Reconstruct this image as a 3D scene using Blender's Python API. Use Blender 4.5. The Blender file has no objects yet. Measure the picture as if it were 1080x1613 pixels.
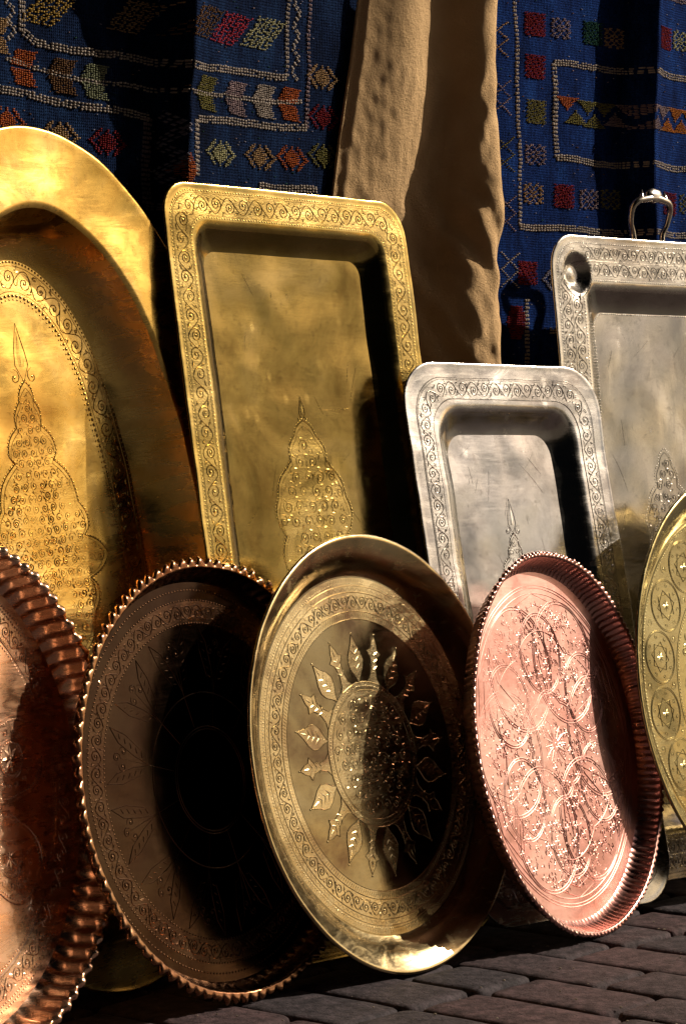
import bpy, math, random
import numpy as np
from mathutils import Vector, Matrix, noise
random.seed(7)
sc = bpy.context.scene
PI = math.pi
# ---------------------------------------------------------------- camera
TH, PITCH = 0.8032, 0.0367
FPX, PW, PH = 4296.7, 1080.0, 1613.0
CAM = Vector((-2.1933, -2.1366, 0.6296))
F = Vector((math.cos(TH)*math.cos(PITCH), math.sin(TH)*math.cos(PITCH), -math.sin(PITCH)))
RT = Vector((math.sin(TH), -math.cos(TH), 0)); UP = RT.cross(F)
cd = bpy.data.cameras.new('camera'); cam = bpy.data.objects.new('camera', cd)
sc.collection.objects.link(cam); sc.camera = cam
cd.sensor_fit = 'VERTICAL'; cd.sensor_height = 36; cd.lens = 36*FPX/PH
cd.clip_start = 0.05; cd.clip_end = 200
m = Matrix((RT, UP, -F)).transposed().to_4x4(); m.translation = CAM; cam.matrix_world = m
# ---------------------------------------------------------------- sun and sky
SUN_AZ, SUN_EL = math.radians(27), math.radians(33)     # azimuth from +x towards -y
S = Vector((math.cos(SUN_EL)*math.cos(SUN_AZ), -math.cos(SUN_EL)*math.sin(SUN_AZ), math.sin(SUN_EL)))
ld = bpy.data.lights.new('sun', 'SUN'); sun = bpy.data.objects.new('sun', ld); sc.collection.objects.link(sun)
ld.energy = 5.0; ld.angle = math.radians(0.55); ld.color = (1.0, .87, .68)
sun.rotation_euler = S.to_track_quat('Z', 'Y').to_euler()
w = bpy.data.worlds.new('World'); sc.world = w; w.use_nodes = True
nt = w.node_tree; N = nt.nodes; L = nt.links; N.clear()
def mk(N, t, **k):
    n = N.new(t)
    for a, b in k.items(): setattr(n, a, b)
    return n
sky = mk(N, 'ShaderNodeTexSky', sky_type='NISHITA', sun_disc=False, sun_elevation=SUN_EL)
sky.sun_rotation = math.atan2(S.x, S.y)
bg = mk(N, 'ShaderNodeBackground'); bg.inputs[1].default_value = 0.11
wo = mk(N, 'ShaderNodeOutputWorld')
# sky dimmed by noise around one added bright opening, shaped for the metal's reflections
tc = mk(N, 'ShaderNodeTexCoord'); dt = mk(N, 'ShaderNodeVectorMath', operation='DOT_PRODUCT')
OPEN = Vector((math.cos(.42)*math.cos(.50), -math.cos(.50)*math.sin(.42), math.sin(.50)))
L.new(tc.outputs['Generated'], dt.inputs[0]); dt.inputs[1].default_value = OPEN
nz = mk(N, 'ShaderNodeTexNoise'); nz.inputs['Scale'].default_value = 4.0; nz.inputs['Detail'].default_value = 5; nz.inputs['Roughness'].default_value = .6
L.new(tc.outputs['Generated'], nz.inputs['Vector'])
ad = mk(N, 'ShaderNodeMath', operation='MULTIPLY_ADD'); ad.inputs[1].default_value = 0.55; L.new(nz.outputs['Fac'], ad.inputs[0]); L.new(dt.outputs['Value'], ad.inputs[2])
mpw = mk(N, 'ShaderNodeMapping'); mpw.inputs['Scale'].default_value = (1, 1, .45); L.new(tc.outputs['Generated'], mpw.inputs[0])
nz2 = mk(N, 'ShaderNodeTexNoise'); nz2.inputs['Scale'].default_value = 15; nz2.inputs['Detail'].default_value = 3; L.new(mpw.outputs[0], nz2.inputs['Vector'])
ad2 = mk(N, 'ShaderNodeMath', operation='MULTIPLY_ADD'); ad2.inputs[1].default_value = 0.42; L.new(nz2.outputs['Fac'], ad2.inputs[0]); L.new(ad.outputs[0], ad2.inputs[2]); ad = ad2
mr = mk(N, 'ShaderNodeMapRange'); mr.inputs[1].default_value = 1.31; mr.inputs[2].default_value = 1.45
mr.inputs[3].default_value = .006; mr.inputs[4].default_value = 1
L.new(ad.outputs[0], mr.inputs[0])
mx = mk(N, 'ShaderNodeMix', data_type='RGBA', blend_type='MULTIPLY'); mx.inputs[0].default_value = 1
L.new(sky.outputs[0], mx.inputs[6]); L.new(mr.outputs[0], mx.inputs[7])
wm = mk(N, 'ShaderNodeMix', data_type='RGBA', blend_type='MULTIPLY'); wm.inputs[0].default_value = 1
wm.inputs[7].default_value = (1.12, .92, .70, 1)      # warm tint painted over the sky so the metal reflects less blue
L.new(mx.outputs[2], wm.inputs[6]); L.new(wm.outputs[2], bg.inputs[0]); L.new(bg.outputs[0], wo.inputs[0])
vs = sc.view_settings; vs.view_transform = 'Standard'; vs.look = 'None'; vs.gamma = 1; vs.exposure = 0.4
vs.use_curve_mapping = False
sc.cycles.max_bounces = 6; sc.cycles.glossy_bounces = 4; sc.cycles.sample_clamp_indirect = 6
sc.cycles.use_denoising = True

# ---------------------------------------------------------------- helpers
def ray(px, py):
    return F + RT*((px-PW/2)/FPX) - UP*((py-PH/2)/FPX)
WALL_Y = 0.36
def wl(px, py, y=WALL_Y):
    d = ray(px, py); t = (y-CAM.y)/d.y; p = CAM + d*t
    return p.x, p.z
def link(o, parent=None):
    sc.collection.objects.link(o)
    if parent: o.parent = parent
    return o
def tag(o, label=None, cat=None, group=None, kind=None):
    if label: o['label'] = label
    if cat: o['category'] = cat
    if group: o['group'] = group
    if kind: o['kind'] = kind
    return o
class MB:
    def __init__(s): s.v = []; s.f = []; s.m = []; s.sm = []
    def add(s, vs, fs, mi=0, smooth=True):
        b = len(s.v); s.v += vs
        for f in fs: s.f.append(tuple(b+i for i in f)); s.m.append(mi); s.sm.append(smooth)
    def build(s, name, mats, parent=None):
        me = bpy.data.meshes.new(name); me.from_pydata(s.v, [], s.f)
        for mm in mats: me.materials.append(mm)
        me.polygons.foreach_set('material_index', s.m); me.polygons.foreach_set('use_smooth', s.sm)
        me.update()
        return link(bpy.data.objects.new(name, me), parent)
def nodes(name):
    mt = bpy.data.materials.new(name); mt.use_nodes = True
    t = mt.node_tree; return mt, t.nodes, t.links, t.nodes['Principled BSDF']
def tex(N, L, kind, vec, **inp):
    n = N.new(kind); L.new(vec, n.inputs['Vector'])
    for k, v in inp.items(): n.inputs[k.replace('_', ' ')].default_value = v
    return n
def ramp(N, L, src, stops):
    r = N.new('ShaderNodeValToRGB'); L.new(src, r.inputs[0]); e = r.color_ramp.elements
    while len(e) < len(stops): e.new(.5)
    for q, (p, c) in zip(e, stops): q.position = p; q.color = c if len(c) == 4 else (*c, 1)
    return r
def mp(N, L, vec, scale=(1, 1, 1), rot=(0, 0, 0)):
    n = N.new('ShaderNodeMapping'); L.new(vec, n.inputs[0]); n.inputs['Scale'].default_value = scale; n.inputs['Rotation'].default_value = rot
    return n.outputs[0]
def metal(name, ca, cb, cc, r0, r1, sc1=6, dent=.0012, scratch=.00001, stip=0, seed=0.):
    """hand beaten metal: patchy tarnish, smeared polish, dents, scratches"""
    mt, N, L, P = nodes(name)
    tcn = N.new('ShaderNodeTexCoord'); ob = tcn.outputs['Object']
    mpn = N.new('ShaderNodeMapping'); L.new(ob, mpn.inputs[0]); mpn.inputs['Location'].default_value = (seed, seed*.7, 0); ob = mpn.outputs[0]
    n1 = tex(N, L, 'ShaderNodeTexNoise', ob, Scale=sc1, Detail=6, Roughness=.62, Distortion=.6)
    cr = ramp(N, L, n1.outputs['Fac'], [(.3, cc), (.47, ca), (.62, cb), (.78, ca)])
    n2 = tex(N, L, 'ShaderNodeTexNoise', mp(N, L, ob, (1, 2.6, 1), (0, 0, .5)), Scale=sc1*2.3, Detail=7, Roughness=.7, Distortion=1.2)
    mr = N.new('ShaderNodeMapRange'); L.new(n2.outputs['Fac'], mr.inputs[0])
    mr.inputs[1].default_value = .36; mr.inputs[2].default_value = .64; mr.inputs[3].default_value = r0; mr.inputs[4].default_value = r1
    s0 = tex(N, L, 'ShaderNodeTexNoise', mp(N, L, ob, (1, 14, 1), (0, 0, 1.0)), Scale=34, Detail=5, Roughness=.8)
    s9 = tex(N, L, 'ShaderNodeTexNoise', mp(N, L, ob, (1, 12, 1), (0, 0, .2)), Scale=26, Detail=5, Roughness=.8)
    aa = N.new('ShaderNodeMath'); aa.operation = 'MULTIPLY'; L.new(s0.outputs['Fac'], aa.inputs[0]); L.new(s9.outputs['Fac'], aa.inputs[1])
    ab = N.new('ShaderNodeMath'); ab.operation = 'MULTIPLY_ADD'; L.new(aa.outputs[0], ab.inputs[0]); ab.inputs[1].default_value = .3; L.new(mr.outputs[0], ab.inputs[2])
    ac = N.new('ShaderNodeMath'); ac.operation = 'SUBTRACT'; ac.use_clamp = True; L.new(ab.outputs[0], ac.inputs[0]); ac.inputs[1].default_value = .07
    vo = tex(N, L, 'ShaderNodeTexVoronoi', mp(N, L, ob, (1.6, 1, 1), (0, 0, .5)), Scale=24); vr_ = ramp(N, L, vo.outputs['Distance'], [(.10, (1, 1, 1)), (.22, (0, 0, 0))])
    nm = tex(N, L, 'ShaderNodeTexNoise', ob, Scale=9, Detail=2); nr = ramp(N, L, nm.outputs['Fac'], [(.5, (0, 0, 0)), (.62, (1, 1, 1))])
    m1 = N.new('ShaderNodeMath'); m1.operation = 'MULTIPLY'; L.new(vr_.outputs[0], m1.inputs[0]); L.new(nr.outputs[0], m1.inputs[1])
    m2 = N.new('ShaderNodeMath'); m2.operation = 'MULTIPLY_ADD'; L.new(m1.outputs[0], m2.inputs[0]); m2.inputs[1].default_value = .10; L.new(ac.outputs[0], m2.inputs[2])
    L.new(m2.outputs[0], P.inputs['Roughness'])
    # fine spots of oxide
    sp = tex(N, L, 'ShaderNodeTexNoise', ob, Scale=90, Detail=5, Roughness=.7)
    spr = ramp(N, L, sp.outputs['Fac'], [(.30, (.5, .47, .45)), (.44, (1, 1, 1))])
    mul = N.new('ShaderNodeMix'); mul.data_type = 'RGBA'; mul.blend_type = 'MULTIPLY'; mul.inputs[0].default_value = .45
    L.new(cr.outputs[0], mul.inputs[6]); L.new(spr.outputs[0], mul.inputs[7])
    L.new(mul.outputs[2], P.inputs['Base Color'])
    P.inputs['Metallic'].default_value = 1
    d1 = tex(N, L, 'ShaderNodeTexNoise', mp(N, L, ob, (1, .6, 1), (0, 0, .4)), Scale=11, Detail=3, Roughness=.45, Distortion=.5)
    b1 = N.new('ShaderNodeBump'); b1.inputs['Distance'].default_value = dent; b1.inputs['Strength'].default_value = 1; L.new(d1.outputs['Fac'], b1.inputs['Height'])
    s1 = tex(N, L, 'ShaderNodeTexNoise', mp(N, L, ob, (1, 9, 1), (0, 0, .9)), Scale=70, Detail=4, Roughness=.75)
    s2 = tex(N, L, 'ShaderNodeTexNoise', mp(N, L, ob, (11, 1, 1), (0, 0, .35)), Scale=45, Detail=4, Roughness=.75)
    am = N.new('ShaderNodeMath'); am.operation = 'ADD'; L.new(s1.outputs['Fac'], am.inputs[0]); L.new(s2.outputs['Fac'], am.inputs[1])
    b2 = N.new('ShaderNodeBump'); b2.inputs['Distance'].default_value = scratch*4; L.new(am.outputs[0], b2.inputs['Height']); L.new(b1.outputs[0], b2.inputs['Normal'])
    out = b2
    if stip:
        v = tex(N, L, 'ShaderNodeTexVoronoi', ob, Scale=480)
        b3 = N.new('ShaderNodeBump'); b3.inputs['Distance'].default_value = stip; L.new(v.outputs['Distance'], b3.inputs['Height']); L.new(b2.outputs[0], b3.inputs['Normal']); out = b3
    L.new(out.outputs[0], P.inputs['Normal'])
    return mt
def metal_set(name, ca, cb, cc, r0, r1, well_dim=1.0, pr0=.13, pr1=.21, ln=1.1, lr=.2, ch=.8, **k):
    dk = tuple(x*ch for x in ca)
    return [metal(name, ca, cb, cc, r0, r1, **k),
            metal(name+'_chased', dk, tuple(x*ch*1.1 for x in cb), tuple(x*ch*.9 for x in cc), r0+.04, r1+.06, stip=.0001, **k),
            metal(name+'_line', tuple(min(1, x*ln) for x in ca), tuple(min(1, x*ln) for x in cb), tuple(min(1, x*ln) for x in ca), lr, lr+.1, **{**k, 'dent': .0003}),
            metal(name+'_polished_well', tuple(x*well_dim for x in ca), tuple(x*well_dim for x in cb), tuple(x*well_dim for x in cc), pr0, pr1, **k)]  # well copy: own polish, colour darkened on some trays to imitate dim reflections

class Tray:
    """local frame: x along the tray, y up the tray, z out of its face; origin where it stands"""
    def __init__(s, name, label, base, lean, yaw, roll, hb, mats, group, cat='tray', lift=0.0):
        u = Vector((math.cos(yaw), math.sin(yaw), 0)); bk = Vector((-math.sin(yaw), math.cos(yaw), 0))
        v = Vector((0, 0, 1))*math.cos(lean) + bk*math.sin(lean); n = u.cross(v)
        u2 = u*math.cos(roll)+v*math.sin(roll); v2 = -u*math.sin(roll)+v*math.cos(roll)
        r = bpy.data.objects.new(name, None); link(r); r.empty_display_size = .05
        c0 = Vector((base[0], base[1], 0)) + v*hb
        M = Matrix((u2, v2, n)).transposed().to_4x4(); M.translation = c0 - v2*hb + Vector((0, 0, lift)); r.matrix_world = M
        tag(r, label, cat, group)
        s.root = r; s.hb = hb; s.mats = mats; s.parts = {}; s.seed = hash(name) % 97 + hb*31 + base[0]*17
        s.seed = hb*31 + base[0]*17; s.warp_amp = .0024 if cat == 'tray' and group == GR else .0009; s.cups = []
    def warp(s, x, y):
        return s.warp_amp*(noise.noise(Vector((x*9+s.seed, y*9, 1.3))) + .5*noise.noise(Vector((x*23+s.seed, y*23, 4.1))))
    def mb(s, part):
        if part not in s.parts: s.parts[part] = MB()
        return s.parts[part]
    def P(s, x, y, z):
        for cx, cy, r, dp in s.cups:
            q = math.hypot(x-cx, y-cy)/r
            if q < 1: z -= dp*min(1, (1-q)/.55)**.8 if q > .45 else dp*(1-.12*(1-q/.45))
        return (x, y+s.hb, z+s.warp(x, y))
    def skip(s, x, y): return any(math.hypot(x-cx, y-cy) < r*1.12 for cx, cy, r, dp in s.cups) if not s.force else False
    force = False; rel = .58
    def loft(s, part, rings, mi=0, close_in=False, smooth=True):
        """rings: list of lists of (x,y,z)"""
        mb = s.mb(part); n = len(rings[0]); vs = [s.P(*p) for r in rings for p in r]; fs = []
        for k in range(len(rings)-1):
            for i in range(n):
                j = (i+1) % n; fs.append((k*n+i, k*n+j, (k+1)*n+j, (k+1)*n+i))
        if close_in:
            cx = sum(p[0] for p in rings[-1])/n; cy = sum(p[1] for p in rings[-1])/n; cz = sum(p[2] for p in rings[-1])/n
            vs.append(s.P(cx, cy, cz)); c = len(vs)-1; b = (len(rings)-1)*n
            for i in range(n): fs.append((b+i, b+(i+1) % n, c))
        mb.add(vs, fs, mi, smooth)
    # ---- relief
    def ridge(s, part, pts, z, w=.0013, h=.0007, mi=2, closed=False, zf=None):
        n = len(pts)
        if n < 2 or (s.cups and n < 60 and s.skip(*pts[n//2])): return
        if s.cups and n >= 60 and not closed and not s.force:
            run = []
            for p in pts+[None]:
                if p is None or s.skip(*p):
                    if 1 < len(run): s.ridge0(part, run, z, w, h, mi)
                    run = []
                else: run.append(p)
            return
        s.ridge0(part, pts, z, w, h, mi, closed, zf)
    def ridge0(s, part, pts, z, w=.0013, h=.0007, mi=2, closed=False, zf=None):
        h *= s.rel; w *= 1.1
        n = len(pts)
        mb = s.mb(part); vs = []; fs = []
        for i, (x, y) in enumerate(pts):
            a = pts[(i-1) % n] if (closed or i > 0) else pts[i]; b = pts[(i+1) % n] if (closed or i < n-1) else pts[i]
            dx, dy = b[0]-a[0], b[1]-a[1]; l = math.hypot(dx, dy) or 1e-9; nx, ny = -dy/l*w/2, dx/l*w/2
            t = 1.0
            if not closed: t = min(1, .35+min(i, n-1-i)*.4)
            zz = z if zf is None else zf(x, y)
            vs += [s.P(x+nx*t, y+ny*t, zz-.0002), s.P(x, y, zz+h*t), s.P(x-nx*t, y-ny*t, zz-.0002)]
        for i in range(n if closed else n-1):
            a, b = i*3, ((i+1) % n)*3
            fs += [(a, b, b+1, a+1), (a+1, b+1, b+2, a+2)]
        mb.add(vs, fs, mi, False)
    def bead(s, part, x, y, z, r, h=.0008, mi=2):
        if s.cups and s.skip(x, y): return
        h *= .75; mb = s.mb(part); vs = [s.P(x+r*math.cos(k*PI/3), y+r*math.sin(k*PI/3), z-.0002) for k in range(6)]
        vs += [s.P(x+.55*r*math.cos(k*PI/3), y+.55*r*math.sin(k*PI/3), z+h*.75) for k in range(6)] + [s.P(x, y, z+h)]
        fs = [(k, (k+1) % 6, 6+(k+1) % 6, 6+k) for k in range(6)] + [(6+k, 6+(k+1) % 6, 12) for k in range(6)]
        mb.add(vs, fs, mi, True)
    def leaf(s, part, x, y, a, l, w, z, h=.0008, mi=2, bend=0.0):
        """pointed drop, thick end at (x,y), tip in direction a"""
        if s.cups and s.skip(x, y): return
        h *= s.rel*1.1; mb = s.mb(part); K = 5; vs = []; fs = []
        for k in range(K):
            t = k/(K-1); aa = a+bend*t; cx = x+math.cos(aa)*l*t; cy = y+math.sin(aa)*l*t
            ww = w*.5*math.sin(PI*min(1, .22+.78*t)**.8) if k < K-1 else .00005
            nx, ny = -math.sin(aa)*ww, math.cos(aa)*ww
            vs += [s.P(cx+nx, cy+ny, z-.0002), s.P(cx, cy, z+h*(1-.6*t)), s.P(cx-nx, cy-ny, z-.0002)]
        for k in range(K-1):
            a_, b_ = k*3, k*3+3; fs += [(a_, b_, b_+1, a_+1), (a_+1, b_+1, b_+2, a_+2)]
        mb.add(vs, fs, mi, False)
    def sheet(s, part, pts, z, mi=1):
        """flat chased ground inside a closed outline (star shaped about its centre)"""
        mb = s.mb(part); n = len(pts); cx = sum(p[0] for p in pts)/n; cy = sum(p[1] for p in pts)/n
        vs = []; fs = []; K = 6
        for k in range(K):
            t = 1-k/K
            vs += [s.P(cx+(x-cx)*t, cy+(y-cy)*t, z) for x, y in pts]
        vs.append(s.P(cx, cy, z))
        for k in range(K-1):
            for i in range(n): j = (i+1) % n; fs.append((k*n+i, k*n+j, (k+1)*n+j, (k+1)*n+i))
        for i in range(n): fs.append(((K-1)*n+i, (K-1)*n+(i+1) % n, K*n))
        mb.add(vs, fs, mi, True)
    def band_sheet(s, part, ra, rb, z, mi=1):
        s.loft(part, [[(x+(x2-x)*q/5, y+(y2-y)*q/5, z) for (x, y), (x2, y2) in zip(ra, rb)] for q in range(6)], mi)
    def spiral(s, part, x, y, r, a, z, turns=1.6, d=1, w=.0012, h=.0007):
        pts = []; n = max(9, int(9*turns))
        for k in range(n+1):
            t = k/n; rr = r*(1-.88*t**.85); aa = a+d*2*PI*turns*t
            pts.append((x+rr*math.cos(aa), y+rr*math.sin(aa)))
        s.ridge(part, pts, z, w, h)
        s.bead(part, x, y, z, r*.17+.0002, h)
    def rosette(s, part, x, y, r, z, n=6):
        for k in range(n): s.leaf(part, x+.2*r*math.cos(k*2*PI/n), y+.2*r*math.sin(k*2*PI/n), k*2*PI/n, r*.8, r*.45, z)
        s.bead(part, x, y, z, r*.2)
    def beads_on(s, part, pts, z, step, r, h=.0009, closed=True, off=0):
        P_ = resample(pts, step, closed)
        for x, y, tx, ty in P_: s.bead(part, x-ty*off, y+tx*off, z, r, h)
    def ticks_on(s, part, pts, z, step, l, wdt=.0012, slant=.5, h=.0007, closed=True):
        for x, y, tx, ty in resample(pts, step, closed):
            nx, ny = -ty, tx; ax, ay = nx+tx*slant, ny+ty*slant
            s.ridge(part, [(x-ax*l/2, y-ay*l/2), (x, y), (x+ax*l/2, y+ay*l/2)], z, wdt, h)
    def scroll_band(s, part, pts, z, width, closed=True, pitch=None, rich=True):
        """running foliate scroll along a path"""
        pitch = pitch or width*.98
        P_ = resample(pts, pitch, closed); n = len(P_)
        stem = []; sub = resample(pts, pitch/6, closed)
        for i, (x, y, tx, ty) in enumerate(sub):
            o = width*.43*math.sin(PI*i*n/len(sub)); stem.append((x-ty*o, y+tx*o))
        s.ridge(part, stem, z, .0014, .0009, closed=False)
        for i, (x, y, tx, ty) in enumerate(P_):
            sg = 1 if i % 2 else -1; o = width*.07*sg; j = random.uniform(-.25, .25)
            cx, cy = x-ty*o, y+tx*o; a = math.atan2(ty, tx)+sg*PI/2+j
            s.spiral(part, cx, cy, width*.42*random.uniform(.96, 1.04), a+PI, z, random.choice((1.6, 1.9)), -sg, .0016, .0011)
            if rich:
                for q in (-.36, .36):
                    for e in (-1, 1):
                        lx, ly = x+tx*pitch*q*1.2-ty*e*width*.33, y+ty*pitch*q*1.2+tx*e*width*.33
                        s.leaf(part, lx, ly, math.atan2(ty, tx)+random.uniform(-1, 1)+(PI if q < 0 else 0), width*.30, width*.12, z, bend=random.uniform(-.9, .9))
    def fill_scroll(s, part, inside, bb, z, r, dens=1.0):
        """packed curls filling a field"""
        dx = r*1.95; dy = r*1.72; j = 0; y = bb[1]
        while y < bb[3]:
            x = bb[0] + (dx/2 if j % 2 else 0); i = 0
            while x < bb[2]:
                px, py = x+random.uniform(-.12, .12)*r, y+random.uniform(-.12, .12)*r
                if inside(px, py, r*.6):
                    s.spiral(part, px, py, r*.82, random.uniform(0, 6.28), z, random.choice((1.3, 1.6, 1.9)), random.choice((-1, 1)), .0015, .0010)
                for k in range(3):
                    a = random.uniform(0, 6.28); qx, qy = px+math.cos(a)*r*1.02, py+math.sin(a)*r*1.02
                    if inside(qx, qy, r*.25): s.leaf(part, qx, qy, a+random.uniform(.6, 2), r*.6, r*.28, z, bend=random.uniform(-1, 1))
                x += dx; i += 1
            y += dy; j += 1
    def scratches(s, part, n, hw, hh, z):
        rnd = random.Random(int(s.hb*1000))
        for k in range(n):
            x, y, a, l = rnd.uniform(-hw, hw), rnd.uniform(-hh, hh), rnd.gauss(1.2, .7), rnd.uniform(.006, .06); c = rnd.uniform(-3, 3)
            pts = [(x+math.cos(a+c*t*l)*l*t, y+math.sin(a+c*t*l)*l*t) for t in (0, .25, .5, .75, 1)]
            if all(abs(p[0]) < hw and abs(p[1]) < hh for p in pts): s.ridge(part, pts, z, .00045, .00018)
    def finish(s, order=None):
        for k, mb in s.parts.items():
            s.parts[k] = mb.build(k, s.mats, s.root)
        return s
def resample(pts, step, closed=True):
    P_ = list(pts) + ([pts[0]] if closed else [])
    d = [0]
    for a, b in zip(P_, P_[1:]): d.append(d[-1]+math.hypot(b[0]-a[0], b[1]-a[1]))
    n = max(2, round(d[-1]/step)); n += (n % 2) if closed else 0
    out = []; k = 0
    for i in range(n):
        t = d[-1]*(i+.5)/n
        while d[k+1] < t and k < len(d)-2: k += 1
        f = (t-d[k])/((d[k+1]-d[k]) or 1e-9); a, b = P_[k], P_[k+1]
        l = math.hypot(b[0]-a[0], b[1]-a[1]) or 1e-9
        out.append((a[0]+(b[0]-a[0])*f, a[1]+(b[1]-a[1])*f, (b[0]-a[0])/l, (b[1]-a[1])/l))
    return out
def ell(a, b, n=192, ph=0.0): return [(a*math.cos(2*PI*k/n+ph), b*math.sin(2*PI*k/n+ph)) for k in range(n)]
def rrect(w, h, r, nc=10, ne=14):
    """rounded rectangle, centred; w,h half sizes"""
    r = max(.002, min(r, w-.001, h-.001)); out = []
    cs = [(w-r, h-r, 0), (-w+r, h-r, PI/2), (-w+r, -h+r, PI), (w-r, -h+r, 3*PI/2)]
    for q in range(4):
        cx, cy, a0 = cs[q]
        for k in range(nc): a = a0+PI/2*k/(nc-1); out.append((cx+r*math.cos(a), cy+r*math.sin(a)))
        nx = cs[(q+1) % 4]; p = out[-1]; e = (nx[0]+r*math.cos(nx[2]), nx[1]+r*math.sin(nx[2]))
        for k in range(1, ne): t = k/ne; out.append((p[0]+(e[0]-p[0])*t, p[1]+(e[1]-p[1])*t))
    return out
def zr(pts, z): return [(x, y, z) for x, y in pts]

# ---------------------------------------------------------------- ground
def brick_mat():
    mt, N, L, P = nodes('worn_paving_brick'); tcn = N.new('ShaderNodeTexCoord'); ob = tcn.outputs['Object']
    vo = tex(N, L, 'ShaderNodeTexNoise', ob, Scale=5, Detail=2)
    at = N.new('ShaderNodeAttribute'); at.attribute_name = 'tone'
    n2 = tex(N, L, 'ShaderNodeTexNoise', ob, Scale=60, Detail=8, Roughness=.7)
    c = ramp(N, L, at.outputs['Fac'], [(0, (.036, .031, .037)), (.5, (.048, .036, .041)), (1, (.056, .036, .040))])
    c2 = ramp(N, L, n2.outputs['Fac'], [(.32, (.3, .3, .33)), (.5, (.9, .9, .9)), (.68, (1.7, 1.6, 1.6))])
    mul = N.new('ShaderNodeMix'); mul.data_type = 'RGBA'; mul.blend_type = 'MULTIPLY'; mul.inputs[0].default_value = 1
    L.new(c.outputs[0], mul.inputs[6]); L.new(c2.outputs[0], mul.inputs[7]); L.new(mul.outputs[2], P.inputs['Base Color'])
    P.inputs['Roughness'].default_value = .8; P.inputs['Specular IOR Level'].default_value = .12
    n3 = tex(N, L, 'ShaderNodeTexNoise', ob, Scale=170, Detail=6, Roughness=.65)
    v = tex(N, L, 'ShaderNodeTexVoronoi', ob, Scale=90); vr = ramp(N, L, v.outputs['Distance'], [(.06, (0, 0, 0)), (.16, (1, 1, 1))])
    a = N.new('ShaderNodeMath'); a.operation = 'MULTIPLY_ADD'; L.new(vr.outputs[0], a.inputs[0]); a.inputs[1].default_value = .35; L.new(n3.outputs['Fac'], a.inputs[2])
    b = N.new('ShaderNodeBump'); b.inputs['Distance'].default_value = .0022; b.inputs['Strength'].default_value = .9; L.new(a.outputs[0], b.inputs['Height']); L.new(b.outputs[0], P.inputs['Normal'])
    return mt
def joint_mat():
    mt, N, L, P = nodes('sandy_joint'); tcn = N.new('ShaderNodeTexCoord')
    n = tex(N, L, 'ShaderNodeTexNoise', tcn.outputs['Object'], Scale=140, Detail=6); c = ramp(N, L, n.outputs['Fac'], [(.3, (.012, .009, .008)), (.7, (.05, .04, .033))]); L.new(c.outputs[0], P.inputs['Base Color'])
    P.inputs['Roughness'].default_value = .95
    b = N.new('ShaderNodeBump'); b.inputs['Distance'].default_value = .003; L.new(n.outputs['Fac'], b.inputs['Height']); L.new(b.outputs[0], P.inputs['Normal'])
    return mt
def pavement():
    mb = MB(); tone = []
    ph = math.radians(7); U = (math.cos(ph), math.sin(ph)); V = (math.sin(ph), -math.cos(ph))
    bw = .108
    for row in range(-22, 26):
        y = -2.2+random.uniform(0, .12) + (row % 2)*.095
        while y < 2.6:
            ln = random.choice((.165, .19, .2, .2, .105))
            cu, cv = row*bw, y+ln/2
            cx, cy = cu*U[0]+cv*V[0], cu*U[1]+cv*V[1]
            y += ln+.002
            if not (-1.5 < cx < 2.2 and -1.6 < cy < .40): continue
            hw, hl = bw/2-.0022+random.uniform(-.0015, .001), ln/2-.002+random.uniform(-.0015, .001)
            z0 = random.uniform(-.0025, .0); tx, ty = random.uniform(-.012, .012), random.uniform(-.012, .012); rot = random.uniform(-.02, .02)
            rc = random.uniform(.006, .016); sd = random.uniform(0, 90); vs = []; fs = []
            prof = [(0, -.03), (0, -.007), (.0012, -.003), (.004, -.0009), (.010, 0), (.03, .0004)]
            for ins, z in prof:
                for (x, yy) in rrect(hw-ins, hl-ins, max(rc-ins*.6, .003), 5, 5):
                    q = 1+.035*noise.noise(Vector((x*40+sd, yy*40, 0)))
                    x2, y2 = x*q, yy*q
                    x2, y2 = x2*math.cos(rot)-y2*math.sin(rot), x2*math.sin(rot)+y2*math.cos(rot)
                    zz = z0+z+tx*x2+ty*y2+.0009*noise.noise(Vector((x2*30+sd, y2*30, 2)))
                    vs.append((cx+x2*U[0]+y2*V[0], cy+x2*U[1]+y2*V[1], zz))
            n = len(rrect(hw, hl, rc, 5, 5)); K = len(prof)
            for k in range(K-1):
                for i in range(n): j = (i+1) % n; fs.append((k*n+j, k*n+i, (k+1)*n+i, (k+1)*n+j))
            vs.append((cx, cy, z0+.0004)); c = len(vs)-1
            for i in range(n): fs.append(((K-1)*n+(i+1) % n, (K-1)*n+i, c))
            t = random.random(); tone += [t]*len(vs)
            mb.add(vs, fs, 0)
    o = mb.build('pavement', [brick_mat()]); a = o.data.attributes.new('tone', 'FLOAT', 'POINT'); a.data.foreach_set('value', tone)
    tag(o, kind='structure')
    g = MB(); g.add([(-30, -30, -.011), (30, -30, -.011), (30, 30, -.011), (-30, 30, -.011)], [(0, 1, 2, 3)]); tag(g.build('ground', [joint_mat()]), kind='structure')
pavement()

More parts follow.
